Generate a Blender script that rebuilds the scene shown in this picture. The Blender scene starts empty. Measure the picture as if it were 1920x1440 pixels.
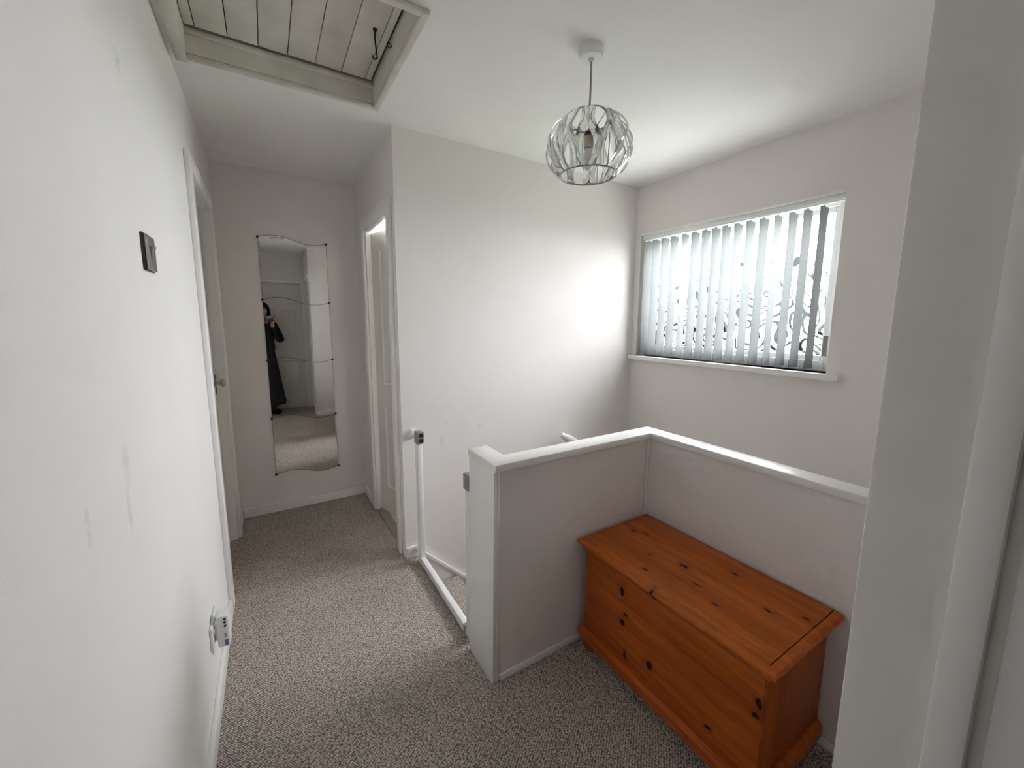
import bpy, bmesh, math, random
from mathutils import Vector, Matrix
random.seed(7)
S = bpy.context.scene
COL = S.collection

# ------------------------------------------------------------------ camera
CAM = Vector((0.2458, 0.0, 1.4075))
F_PX, PITCH, YAW, ROLL = 745.79, math.radians(-7.8611), math.radians(31.5362), math.radians(0.2724)
fw = Vector((math.sin(YAW)*math.cos(PITCH), math.cos(YAW)*math.cos(PITCH), math.sin(PITCH)))
rt = Vector((math.cos(YAW), -math.sin(YAW), 0)); up = rt.cross(fw)
rt, up = rt*math.cos(ROLL)+up*math.sin(ROLL), up*math.cos(ROLL)-rt*math.sin(ROLL)
cd = bpy.data.cameras.new('camera'); cam = bpy.data.objects.new('camera', cd); COL.objects.link(cam)
cd.sensor_fit = 'HORIZONTAL'; cd.sensor_width = 36; cd.lens = F_PX/1920*36
cd.shift_y = -16.68/1920; cd.clip_start = 0.01; cd.clip_end = 200
cam.matrix_world = Matrix(((rt.x, up.x, -fw.x, CAM.x), (rt.y, up.y, -fw.y, CAM.y), (rt.z, up.z, -fw.z, CAM.z), (0, 0, 0, 1)))
S.camera = cam

# ------------------------------------------------------------------ world, light, exposure
W = bpy.data.worlds.new('overcast_sky'); S.world = W; W.use_nodes = True
bgn = W.node_tree.nodes['Background']
bgn.inputs[0].default_value = (0.95, 0.97, 1.0, 1); bgn.inputs[1].default_value = 6.0
def portal(y0, y1, z0, z1, x):
    l = bpy.data.lights.new('window_daylight_portal', 'AREA'); l.shape = 'RECTANGLE'
    l.size = y1-y0; l.size_y = z1-z0; l.cycles.is_portal = True
    o = bpy.data.objects.new('window_daylight_portal', l); COL.objects.link(o)
    o.location = (x, (y0+y1)/2, (z0+z1)/2)
    o.rotation_euler = Vector((-1, 0, 0)).to_track_quat('-Z', 'Z').to_euler()
portal(0.894, 2.15, 1.14, 2.05, 2.94)
S.view_settings.view_transform = 'Standard'; S.view_settings.look = 'None'
S.view_settings.gamma = 1.0; S.view_settings.use_curve_mapping = False
S.view_settings.exposure = 2.62
S.cycles.max_bounces = 10; S.cycles.diffuse_bounces = 7; S.cycles.transparent_max_bounces = 24
S.cycles.transmission_bounces = 10; S.cycles.glossy_bounces = 5
S.cycles.use_adaptive_sampling = True; S.cycles.adaptive_threshold = 0.05

# ------------------------------------------------------------------ material helpers
MATS = {}
class NT:
    def __init__(s, name):
        s.m = bpy.data.materials.new(name); s.m.use_nodes = True
        s.t = s.m.node_tree; s.b = s.t.nodes['Principled BSDF']; s.out = s.t.nodes['Material Output']
        MATS[name] = s.m
    def n(s, typ, **kw):
        nd = s.t.nodes.new(typ)
        for k, v in kw.items():
            if k.startswith('i_'):
                key = k[2:]; key = int(key) if key.isdigit() else key.replace('_', ' ')
                nd.inputs[key].default_value = v
            else: setattr(nd, k, v)
        return nd
    def l(s, a, b): s.t.links.new(a, b)
    def coords(s, scale=(1, 1, 1), rot=(0, 0, 0), loc=(0, 0, 0)):
        tc = s.n('ShaderNodeTexCoord'); mp = s.n('ShaderNodeMapping')
        mp.inputs['Scale'].default_value = scale; mp.inputs['Rotation'].default_value = rot; mp.inputs['Location'].default_value = loc
        s.l(tc.outputs['Object'], mp.inputs['Vector']); return mp.outputs['Vector']
    def ramp(s, fac, stops):
        r = s.n('ShaderNodeValToRGB'); e = r.color_ramp.elements
        while len(e) < len(stops): e.new(0.5)
        for i, (p, c) in enumerate(stops):
            e[i].position = p; e[i].color = (c[0], c[1], c[2], 1)
        s.l(fac, r.inputs[0]); return r.outputs[0]
    def mix(s, fac, a, b, mode='MIX'):
        m = s.n('ShaderNodeMix', data_type='RGBA', blend_type=mode)
        for sock, v in ((m.inputs[0], fac), (m.inputs[6], a), (m.inputs[7], b)):
            if isinstance(v, bpy.types.NodeSocket): s.l(v, sock)
            elif isinstance(v, (int, float)): sock.default_value = v
            else: sock.default_value = (v[0], v[1], v[2], 1)
        return m.outputs[2]
    def math(s, op, a, b=None, clamp=False):
        m = s.n('ShaderNodeMath', operation=op, use_clamp=clamp)
        for i, v in enumerate((a, b)):
            if v is None: continue
            if isinstance(v, bpy.types.NodeSocket): s.l(v, m.inputs[i])
            else: m.inputs[i].default_value = v
        return m.outputs[0]
    def bump(s, h, strength, dist):
        b = s.n('ShaderNodeBump'); b.inputs['Strength'].default_value = strength; b.inputs['Distance'].default_value = dist
        s.l(h, b.inputs['Height']); s.l(b.outputs[0], s.b.inputs['Normal'])

def simple(name, col, rough=0.5, metal=0.0, var=0.04, scale=6.0, bump=0.0, bscale=120.0, spec=0.5):
    t = NT(name)
    v = t.coords()
    nz = t.n('ShaderNodeTexNoise', i_Scale=scale, i_Detail=4.0); t.l(v, nz.inputs['Vector'])
    c = t.ramp(nz.outputs[0], [(0.3, [k*(1-var) for k in col]), (0.7, [min(1, k*(1+var)) for k in col])])
    t.l(c, t.b.inputs['Base Color'])
    t.b.inputs['Roughness'].default_value = rough; t.b.inputs['Metallic'].default_value = metal
    t.b.inputs['Specular IOR Level'].default_value = spec
    if bump:
        nb = t.n('ShaderNodeTexNoise', i_Scale=bscale, i_Detail=3.0); t.l(v, nb.inputs['Vector'])
        t.bump(nb.outputs[0], bump, 0.002)
    return t.m

def spot_mask(t, vec, spots, axes):
    """sum of soft elliptical spots (u, v, ru, rv) in object coordinates; a mark with a shape of its own"""
    sep = t.n('ShaderNodeSeparateXYZ'); t.l(vec, sep.inputs[0])
    A, B = sep.outputs[axes[0]], sep.outputs[axes[1]]
    tot = None
    for (u, v, ru, rv) in spots:
        a = t.math('DIVIDE', t.math('SUBTRACT', A, u), ru); b = t.math('DIVIDE', t.math('SUBTRACT', B, v), rv)
        d = t.math('ADD', t.math('MULTIPLY', a, a), t.math('MULTIPLY', b, b))
        k = t.math('SUBTRACT', 1.0, d, clamp=True)
        tot = k if tot is None else t.math('MAXIMUM', tot, k)
    return tot

def wall_mat(name, col, spots=None, axes=(1, 2)):
    t = NT(name); v = t.coords()
    n1 = t.n('ShaderNodeTexNoise', i_Scale=1.3, i_Detail=5.0, i_Roughness=0.6); t.l(v, n1.inputs['Vector'])
    c = t.ramp(n1.outputs[0], [(0.3, [k*0.965 for k in col]), (0.7, [k*1.02 for k in col])])
    if spots:
        n2 = t.n('ShaderNodeTexNoise', i_Scale=45.0, i_Detail=5.0, i_Roughness=0.7); t.l(v, n2.inputs['Vector'])
        m = spot_mask(t, v, spots, axes)
        m = t.math('MULTIPLY', m, t.math('MULTIPLY', t.math('SUBTRACT', n2.outputs[0], 0.36, clamp=True), 3.0, clamp=True))
        c = t.mix(t.math('MULTIPLY', m, 0.40), c, (0.36, 0.36, 0.37))
    t.l(c, t.b.inputs['Base Color']); t.b.inputs['Roughness'].default_value = 0.75; t.b.inputs['Specular IOR Level'].default_value = 0.25
    nb = t.n('ShaderNodeTexNoise', i_Scale=260.0, i_Detail=2.0); t.l(v, nb.inputs['Vector'])
    t.bump(nb.outputs[0], 0.10, 0.002)
    return t.m

PAINT = (0.81, 0.775, 0.755)
M_wall = wall_mat('wall_paint', PAINT)
M_wall_l = wall_mat('wall_paint_left', (0.83, 0.815, 0.80), [(1.006, 1.13, 0.026, 0.05), (0.99, 1.05, 0.014, 0.06), (0.80, 1.10, 0.012, 0.04), (1.3, 1.98, 0.04, 0.03)])
M_wall_s = wall_mat('wall_paint_stair', PAINT, [(1.133, 0.80, 0.012, 0.010), (1.10, 0.69, 0.02, 0.045), (1.36, 0.74, 0.015, 0.02)], (0, 2))
M_ceil = wall_mat('ceiling_paint', (0.88, 0.875, 0.85))
M_gloss = simple('white_gloss_paint', (0.86, 0.85, 0.83), 0.32, var=0.02, scale=3)
M_door = simple('door_paint', (0.74, 0.71, 0.67), 0.40, var=0.02, scale=3, bump=0.05, bscale=300)
M_upvc = simple('white_plastic_frame', (0.86, 0.88, 0.88), 0.3, var=0.01)
M_plastic = simple('white_plastic', (0.80, 0.80, 0.79), 0.35, var=0.02)
M_plastic_g = simple('grey_plastic', (0.27, 0.27, 0.28), 0.45, var=0.03)
M_gate = simple('white_enamel_metal', (0.84, 0.84, 0.83), 0.28, var=0.01)
M_black = simple('black_plastic', (0.012, 0.012, 0.012), 0.4)
M_blue = simple('blue_sticker', (0.13, 0.19, 0.34), 0.5)
M_greyst = simple('grey_sticker', (0.33, 0.34, 0.35), 0.5)
M_chrome = simple('polished_chrome', (0.62, 0.62, 0.63), 0.22, metal=1.0, var=0.02)
M_brass = simple('aged_nickel', (0.50, 0.46, 0.38), 0.28, metal=1.0, var=0.08, scale=30)
M_darkm = simple('dark_bronze', (0.045, 0.04, 0.036), 0.4, metal=0.6)
M_iron = simple('black_iron', (0.02, 0.019, 0.018), 0.5, metal=0.7)
M_hatch = simple('old_hatch_paint', (0.66, 0.635, 0.575), 0.6, var=0.10, scale=9, bump=0.25, bscale=60)
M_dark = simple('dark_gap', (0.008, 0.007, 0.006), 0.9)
M_cable = simple('pendant_cable', (0.33, 0.32, 0.30), 0.5)
M_cream = simple('cream_lampholder', (0.60, 0.57, 0.44), 0.4)
M_tile = simple('pale_floor_tile', (0.62, 0.60, 0.56), 0.3, var=0.05)
M_strip = simple('threshold_wood', (0.30, 0.26, 0.22), 0.45, var=0.12, scale=25)
M_coat = simple('black_fabric', (0.010, 0.0105, 0.014), 0.85, var=0.3, scale=20, bump=0.4, bscale=200)
M_skin = simple('skin', (0.50, 0.27, 0.20), 0.5, var=0.06, scale=25)
M_hair = simple('dark_hair', (0.015, 0.011, 0.009), 0.5, var=0.3, scale=60)
M_phone = simple('phone_dark', (0.05, 0.05, 0.055), 0.3, metal=0.2)
M_glassdark = simple('phone_lens', (0.01, 0.01, 0.012), 0.08)
M_bounce_ground = simple('pale_bounce_ground', (0.34, 0.35, 0.31), 0.9, var=0.3, scale=2)  # outdoor ground colour raised to bounce daylight up onto the ceiling
M_leaf = simple('hedge_leaf', (0.045, 0.085, 0.018), 0.6, var=0.35, scale=5)

# mirror glass
t = NT('mirror_silver'); v = t.coords()
nz = t.n('ShaderNodeTexNoise', i_Scale=3.0); t.l(v, nz.inputs['Vector'])
c = t.ramp(nz.outputs[0], [(0.3, (0.86, 0.86, 0.84)), (0.7, (0.88, 0.88, 0.86))]); t.l(c, t.b.inputs['Base Color'])
t.b.inputs['Metallic'].default_value = 1.0; t.b.inputs['Roughness'].default_value = 0.012
M_mirror = t.m

# clear acrylic
t = NT('clear_acrylic'); v = t.coords()
nz = t.n('ShaderNodeTexNoise', i_Scale=40.0); t.l(v, nz.inputs['Vector'])
t.bump(nz.outputs[0], 0.25, 0.004)
c = t.ramp(nz.outputs[0], [(0.3, (0.80, 0.82, 0.80)), (0.7, (0.88, 0.89, 0.87))]); t.l(c, t.b.inputs['Base Color'])
t.b.inputs['Transmission Weight'].default_value = 0.93; t.b.inputs['IOR'].default_value = 1.42; t.b.inputs['Roughness'].default_value = 0.05
M_acryl = t.m

# carpet : rows of loop pile
t = NT('loop_pile_carpet'); v = t.coords(rot=(0, 0, math.radians(-38)))
wob = t.n('ShaderNodeTexNoise', i_Scale=9.0, i_Detail=2.0); t.l(v, wob.inputs['Vector'])
wv = t.n('ShaderNodeVectorMath', operation='MULTIPLY_ADD'); t.l(wob.outputs['Color'], wv.inputs[0]); wv.inputs[1].default_value = (0.006, 0.006, 0); t.l(v, wv.inputs[2])
vr = t.n('ShaderNodeTexVoronoi', feature='F1'); vr.inputs['Scale'].default_value = 165.0; vr.inputs['Randomness'].default_value = 0.42
rw = t.n('ShaderNodeVectorMath', operation='MULTIPLY'); t.l(wv.outputs[0], rw.inputs[0]); rw.inputs[1].default_value = (1.15, 0.70, 1.0)
t.l(rw.outputs[0], vr.inputs['Vector'])
n2 = t.n('ShaderNodeTexNoise', i_Scale=110.0, i_Detail=3.0); t.l(v, n2.inputs['Vector'])
n3 = t.n('ShaderNodeTexNoise', i_Scale=2.2, i_Detail=4.0); t.l(v, n3.inputs['Vector'])
base = t.ramp(vr.outputs['Distance'], [(0.10, (0.80, 0.72, 0.65)), (0.42, (0.61, 0.545, 0.49)), (0.62, (0.19, 0.162, 0.14))])
base = t.mix(0.55, base, t.ramp(n2.outputs[0], [(0.35, (0.55, 0.55, 0.55)), (0.65, (1.25, 1.24, 1.22))]), 'MULTIPLY')
base = t.mix(0.5, base, t.ramp(n3.outputs[0], [(0.35, (0.86, 0.86, 0.86)), (0.65, (1.12, 1.10, 1.08))]), 'MULTIPLY')
t.l(base, t.b.inputs['Base Color']); t.b.inputs['Roughness'].default_value = 0.95; t.b.inputs['Specular IOR Level'].default_value = 0.08
t.bump(t.math('SUBTRACT', 1.0, vr.outputs['Distance']), 1.0, 0.005)
M_carpet = t.m

# stained pine; long = axis of the grain in object space
def pine(name, long, cross, spots, axes, tone=1.0):
    t = NT(name)
    sc = [7.0, 7.0, 7.0]; sc[long] = 0.55
    v = t.coords(scale=tuple(sc)); vo = t.coords()
    wob = t.n('ShaderNodeTexNoise', i_Scale=1.0, i_Detail=5.0, i_Roughness=0.65, i_Distortion=0.6); t.l(v, wob.inputs['Vector'])
    sep = t.n('ShaderNodeSeparateXYZ'); t.l(vo, sep.inputs[0])
    ph = t.math('ADD', t.math('MULTIPLY', sep.outputs[cross], 150.0), t.math('MULTIPLY', wob.outputs[0], 34.0))
    rings = t.math('ADD', t.math('MULTIPLY', t.math('SINE', ph), 0.5), 0.5)
    fine = t.n('ShaderNodeTexNoise', i_Scale=9.0, i_Detail=6.0); t.l(v, fine.inputs['Vector'])
    c = t.ramp(wob.outputs[0], [(0.25, [k*tone for k in (0.37, 0.070, 0.008)]), (0.5, [k*tone for k in (0.48, 0.106, 0.012)]), (0.75, [k*tone for k in (0.57, 0.150, 0.022)])])
    c = t.mix(t.math('MULTIPLY', rings, 0.28), c, [k*tone for k in (0.30, 0.055, 0.008)])
    c = t.mix(0.5, c, t.ramp(fine.outputs[0], [(0.35, (0.72, 0.72, 0.72)), (0.65, (1.2, 1.2, 1.2))]), 'MULTIPLY')
    if spots:
        kn_ = t.n('ShaderNodeTexNoise', i_Scale=38.0, i_Detail=3.0); t.l(vo, kn_.inputs['Vector'])
        kv = t.n('ShaderNodeVectorMath', operation='MULTIPLY_ADD'); t.l(kn_.outputs['Color'], kv.inputs[0]); kv.inputs[1].default_value = (0.022, 0.022, 0.022)
        sh_ = t.n('ShaderNodeVectorMath', operation='SUBTRACT'); t.l(vo, sh_.inputs[0]); sh_.inputs[1].default_value = (0.011, 0.011, 0.011); t.l(sh_.outputs[0], kv.inputs[2])
        vo = kv.outputs[0]
        big = spot_mask(t, vo, [(a, b, ra*2.6, rb*2.2) for a, b, ra, rb in spots], axes)
        c = t.mix(t.math('MULTIPLY', big, 0.45), c, [k*tone for k in (0.17, 0.035, 0.006)])
        m = spot_mask(t, vo, spots, axes)
        c = t.mix(t.math('MULTIPLY', m, 2.0, clamp=True), c, (0.030, 0.008, 0.004))
    t.l(c, t.b.inputs['Base Color']); t.b.inputs['Roughness'].default_value = 0.42
    t.b.inputs['Specular IOR Level'].default_value = 0.28
    t.bump(fine.outputs[0], 0.08, 0.002)
    return t.m

# blind fabric : diffuse + translucent; white cloth greyed to stand out from the glare
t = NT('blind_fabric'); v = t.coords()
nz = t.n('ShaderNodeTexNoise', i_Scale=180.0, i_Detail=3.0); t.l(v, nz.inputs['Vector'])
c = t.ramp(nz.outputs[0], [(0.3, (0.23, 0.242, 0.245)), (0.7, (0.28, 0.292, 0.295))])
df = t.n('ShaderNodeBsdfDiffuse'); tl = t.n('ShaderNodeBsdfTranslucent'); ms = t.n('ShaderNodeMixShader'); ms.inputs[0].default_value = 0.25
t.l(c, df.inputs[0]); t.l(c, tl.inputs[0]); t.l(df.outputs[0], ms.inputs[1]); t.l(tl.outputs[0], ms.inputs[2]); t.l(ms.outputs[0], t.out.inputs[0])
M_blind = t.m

# obscure patterned glass : lets light straight through, scatters some of it; the inner face carries moulded swirling lines
def clear_glass(name):
    t = NT(name)
    tr = t.n('ShaderNodeBsdfTransparent'); tl = t.n('ShaderNodeBsdfTranslucent')
    m1 = t.n('ShaderNodeMixShader'); m1.inputs[0].default_value = 0.08; t.l(tr.outputs[0], m1.inputs[1]); t.l(tl.outputs[0], m1.inputs[2])
    tr.inputs[0].default_value = (0.98, 0.985, 0.985, 1); tl.inputs[0].default_value = (0.95, 0.96, 0.96, 1)
    t.l(m1.outputs[0], t.out.inputs[0]); return t.m
M_glass_plain = clear_glass('obscure_glass_outer_face')
t = NT('patterned_obscure_glass'); v = t.coords()
n1 = t.n('ShaderNodeTexNoise', i_Scale=5.5, i_Detail=0.0, i_Distortion=0.8); t.l(v, n1.inputs['Vector'])
sepz = t.n('ShaderNodeSeparateXYZ'); t.l(v, sepz.inputs[0])
wid = t.math('MINIMUM', t.math('MULTIPLY', t.math('SUBTRACT', 0.72, sepz.outputs[2]), 0.45), 0.20)      # lines taper upward to imitate bright sky washing out the upper pattern
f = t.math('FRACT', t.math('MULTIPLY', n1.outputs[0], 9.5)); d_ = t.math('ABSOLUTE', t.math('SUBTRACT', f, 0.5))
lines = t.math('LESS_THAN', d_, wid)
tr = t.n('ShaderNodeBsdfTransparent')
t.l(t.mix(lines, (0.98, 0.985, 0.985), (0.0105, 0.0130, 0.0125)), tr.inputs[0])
t.l(tr.outputs[0], t.out.inputs[0])
M_glass = t.m

# ------------------------------------------------------------------ object helpers
def tag(o, label=None, cat=None, group=None, kind=None):
    if label: o['label'] = label
    if cat: o['category'] = cat
    if group: o['group'] = group
    if kind: o['kind'] = kind
    return o
def empty(name, loc, label=None, cat=None, group=None, kind=None, parent=None):
    o = bpy.data.objects.new(name, None); COL.objects.link(o); o.empty_display_size = 0.05
    o.location = loc
    if parent: o.parent = parent; o.location = Vector(loc)-wloc(parent)
    return tag(o, label, cat, group, kind)
def wloc(o):
    v = Vector(o.location)
    while o.parent: o = o.parent; v += o.location
    return v
def finish(bm, angle=38):
    bmesh.ops.recalc_face_normals(bm, faces=bm.faces)
    a = math.radians(angle)
    for f in bm.faces: f.smooth = True
    for e in bm.edges:
        e.smooth = len(e.link_faces) == 2 and e.calc_face_angle(0) < a
def obj(name, bm, mat, parent=None, label=None, cat=None, group=None, kind=None, angle=38, origin=None, recalc=True):
    """bm in world coordinates -> one mesh object whose origin is the parent's (or the base of its own box)"""
    if recalc: finish(bm, angle)
    if parent is not None: org = wloc(parent)
    elif origin is not None: org = Vector(origin)
    else:
        xs = [v.co for v in bm.verts]
        org = Vector(((min(c.x for c in xs)+max(c.x for c in xs))/2, (min(c.y for c in xs)+max(c.y for c in xs))/2, min(c.z for c in xs)))
    bmesh.ops.translate(bm, verts=bm.verts, vec=-org)
    me = bpy.data.meshes.new(name); bm.to_mesh(me); bm.free()
    if isinstance(mat, (list, tuple)):
        for m in mat: me.materials.append(m)
    else: me.materials.append(mat)
    o = bpy.data.objects.new(name, me); COL.objects.link(o)
    if parent is not None: o.parent = parent
    else: o.location = org
    return tag(o, label, cat, group, kind)
def B(): return bmesh.new()
def abox(bm, x0, x1, y0, y1, z0, z1, bev=0.0, seg=2):
    tmp = bmesh.new(); bmesh.ops.create_cube(tmp, size=1)
    for v in tmp.verts: v.co = Vector((x0+(v.co.x+.5)*(x1-x0), y0+(v.co.y+.5)*(y1-y0), z0+(v.co.z+.5)*(z1-z0)))
    if bev: bmesh.ops.bevel(tmp, geom=list(tmp.edges), offset=bev, segments=seg, affect='EDGES', profile=0.5)
    merge(bm, tmp); return bm
def merge(bm, tmp):
    me = bpy.data.meshes.new('tmp'); tmp.to_mesh(me); tmp.free(); bm.from_mesh(me); bpy.data.meshes.remove(me)
def box(*a, **k): return abox(bmesh.new(), *a, **k)
def aprism(bm, poly, axis, a, b, bev=0.0):
    """extrude a 2-D outline along axis (0,1,2) from a to b"""
    tmp = bmesh.new()
    def P(p, h):
        q = list(p); q.insert(axis, h); return q
    A = [tmp.verts.new(P(p, a)) for p in poly]; Bv = [tmp.verts.new(P(p, b)) for p in poly]
    n = len(poly); tmp.faces.new(A); tmp.faces.new(Bv[::-1])
    for i in range(n): tmp.faces.new((A[i], Bv[i], Bv[(i+1) % n], A[(i+1) % n]))
    bmesh.ops.recalc_face_normals(tmp, faces=tmp.faces)
    if bev: bmesh.ops.bevel(tmp, geom=list(tmp.edges), offset=bev, segments=2, affect='EDGES', profile=0.5)
    merge(bm, tmp); return bm
def alathe(bm, prof, c, axis='z', n=24, cap=True):
    tmp = bmesh.new(); rings = []
    for r, h in prof:
        ring = []
        for i in range(n):
            a = 2*math.pi*i/n; u, w = r*math.cos(a), r*math.sin(a)
            p = {'z': (u, w, h), 'x': (h, u, w), 'y': (w, h, u)}[axis]
            ring.append(tmp.verts.new(Vector(c)+Vector(p)))
        rings.append(ring)
    for a, b in zip(rings, rings[1:]):
        for i in range(n): tmp.faces.new((a[i], a[(i+1) % n], b[(i+1) % n], b[i]))
    if cap: tmp.faces.new(rings[0]); tmp.faces.new(rings[-1])
    bmesh.ops.recalc_face_normals(tmp, faces=tmp.faces)
    merge(bm, tmp); return bm
def atube(bm, pts, r, n=8, closed=False, radii=None):
    pts = [Vector(p) for p in pts]; tmp = bmesh.new(); rings = []; N = len(pts)
    prev = None
    for i, p in enumerate(pts):
        if closed: d = pts[(i+1) % N]-pts[i-1]
        else: d = pts[min(i+1, N-1)]-pts[max(i-1, 0)]
        d.normalize()
        if prev is None: u = d.orthogonal().normalized()
        else:
            u = prev-d*prev.dot(d)
            u = u.normalized() if u.length > 1e-6 else d.orthogonal().normalized()
        prev = u; w = d.cross(u); rr = radii[i] if radii else r
        rings.append([tmp.verts.new(p+rr*(math.cos(2*math.pi*k/n)*u+math.sin(2*math.pi*k/n)*w)) for k in range(n)])
    pairs = list(zip(rings, rings[1:])) + ([(rings[-1], rings[0])] if closed else [])
    for a, b in pairs:
        for k in range(n): tmp.faces.new((a[k], a[(k+1) % n], b[(k+1) % n], b[k]))
    if not closed: tmp.faces.new(rings[0]); tmp.faces.new(rings[-1])
    bmesh.ops.recalc_face_normals(tmp, faces=tmp.faces)
    merge(bm, tmp); return bm
def struct(name, bm, mat, label=None, parent=None, angle=38):
    return obj(name, bm, mat, parent, label, None, None, 'structure' if parent is None else None, angle, origin=(0, 0, 0) if parent is None else None)

# ------------------------------------------------------------------ the shell
H = 2.40
YM, XD, YS, XW = 3.274, 0.862, 2.2007, 2.7057     # mirror wall, corridor wall, stair wall, window wall
XC, YC, YB = 0.795, 0.149, -0.62                   # corner of the recess the photographer stands in, its back wall
LO = -2.7
# floors
fl = B(); abox(fl, -0.12, 0.93, -0.72, YM+0.1, -0.2, 0); abox(fl, 0.93, 1.80, 0.05, 1.272, -0.2, 0); abox(fl, 0.93, XW, -0.72, 0.05, -0.2, 0)
struct('floor', fl, M_carpet, 'grey beige loop pile carpet on the landing')
bf = B(); abox(bf, 0.93, XW, YS+0.1, 4.6, -0.2, 0.004)
struct('floor_bathroom', bf, M_tile, 'pale tiled floor beyond the ajar door')
struct('floor_hall', box(0.7, XW+0.24, 0.05, YS+0.1, LO-0.1, LO), M_carpet, 'carpet at the foot of the stairs')
# ceiling with the loft opening
HX0, HX1, HY0, HY1 = 0.045, 0.752, 1.378, 2.060
ce = B()
abox(ce, -0.12, HX0, -0.72, 4.7, H, H+0.1); abox(ce, HX1, 2.95, -0.72, 4.7, H, H+0.1)
abox(ce, HX0, HX1, -0.72, HY0, H, H+0.1); abox(ce, HX0, HX1, HY1, 4.7, H, H+0.1)
struct('ceiling', ce, M_ceil, 'white painted ceiling')
# walls
D1Y0, D1Y1, D1Z = 2.272, 2.985, 2.045
wl = B(); abox(wl, -0.12, 0, -0.72, D1Y0, 0, H); abox(wl, -0.12, 0, D1Y1, YM+0.1, 0, H); abox(wl, -0.12, 0, D1Y0, D1Y1, D1Z, H)
struct('wall_left', wl, M_wall_l, 'long pale left wall with faint grey scuffs')
struct('wall_far', box(0, 0.962, YM, YM+0.1, 0, H), M_wall, 'dim end wall behind the wavy mirror')
D2Y0, D2Y1, D2Z = 2.318, 2.930, 2.010
wr = B(); abox(wr, XD, XD+0.1, YS, D2Y0, 0, H); abox(wr, XD, XD+0.1, D2Y1, YM, 0, H); abox(wr, XD, XD+0.1, D2Y0, D2Y1, D2Z+0.060, H)
struct('wall_corridor', wr, M_wall, 'corridor wall with the ajar door')
struct('wall_stair', box(XD+0.1, XW, YS, YS+0.1, LO, H), M_wall_s, 'tall pale wall beside the stairs')
WY0, WY1, WZ0, WZ1 = 0.894, 2.150, 1.140, 2.050
ww = B(); X2 = 2.95
abox(ww, XW, X2, -0.72, WY0, LO, H+0.1); abox(ww, XW, X2, WY0, WY1, LO, WZ0); abox(ww, XW, X2, WY0, WY1, WZ1, H+0.1)
abox(ww, XW, X2, WY1, 2.6, LO, H+0.1); abox(ww, XW, X2, 2.6, 4.3, LO, 0.9); abox(ww, XW, X2, 2.6, 4.3, 2.2, H+0.1); abox(ww, XW, X2, 4.3, 4.7, LO, H+0.1)
struct('wall_window', ww, M_wall, 'pale wall around the window')
struct('wall_near', box(XC+0.1, XW, 0.05, YC, LO, H), M_wall, 'wall at the near end of the landing')
D4Y0, D4Y1, D4Z = -0.60, 0.041, 2.02
wn = B(); abox(wn, XC, XC+0.1, D4Y1, YC, 0, H, 0.003); abox(wn, XC, XC+0.1, D4Y0, D4Y1, D4Z, H); abox(wn, XC, XC+0.1, YB, D4Y0, 0, H)
struct('wall_recess', wn, M_wall, 'near wall end at the right edge of the picture')
D3X0, D3X1, D3Z = 0.055, 0.745, 1.955
wb = B(); abox(wb, 0, D3X0, YB-0.1, YB, 0, H); abox(wb, D3X1, 2.95, YB-0.1, YB, 0, H); abox(wb, D3X0, D3X1, YB-0.1, YB, D3Z, H)
struct('wall_back', wb, M_wall, 'wall behind the photographer, seen in the mirror')
vb = B(); abox(vb, 0.83, 0.93, 0.05, YS+0.1, LO, -0.2); abox(vb, 0.93, 1.80, 1.172, 1.272, LO, -0.2); abox(vb, 1.70, 1.80, 0.15, 1.172, LO, -0.2)
struct('wall_stairwell', vb, M_wall, 'wall of the stairwell below the landing')
bw = B(); abox(bw, XD, 0.962, YM+0.1, 4.7, 0, H); abox(bw, 0.962, XW, 4.6, 4.7, 0, H); struct('wall_bathroom', bw, M_wall, 'pale wall of the room beyond the ajar door')

cl = B(); abox(cl, -0.20, -0.121, D1Y0-0.1, D1Y1+0.1, -0.2, D1Z+0.1); struct('light_block_left_door', cl, M_wall, 'unseen slab added behind the left door against light leaks')  # added out of sight to stop daylight leaking round the left door
cl = B(); abox(cl, D3X0-0.1, D3X1+0.1, YB-0.2, YB-0.101, -0.2, D3Z+0.1); struct('light_block_back_door', cl, M_wall, 'unseen slab added behind the back door to block outside light')  # hidden blocker added so no sky shows over the back door

# skirting boards
SK = 0.068
def skirt(name, x0, x1, y0, y1, label):
    dx, dy = x1-x0, y1-y0
    struct(name, box(x0, x1, y0, y1, 0.0005, SK, 0.004), M_gloss, label)
skirt('baseboard_left', 0, 0.017, YB, 2.200, 'white skirting along the left wall')
skirt('baseboard_left_far', 0, 0.017, 3.057, YM, 'short white skirting beyond the left door')
skirt('baseboard_far', 0.017, XD-0.017, YM-0.017, YM, 'white skirting under the mirror')
skirt('baseboard_corridor', XD-0.017, XD, 3.006, YM, 'short white skirting beyond the ajar door')
skirt('baseboard_stair', XD, 0.958, YS-0.017, YS, 'short white skirting beside the stair gate')
skirt('baseboard_near', 0.80, 1.74, YC, YC+0.017, 'white skirting on the near wall')

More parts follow.
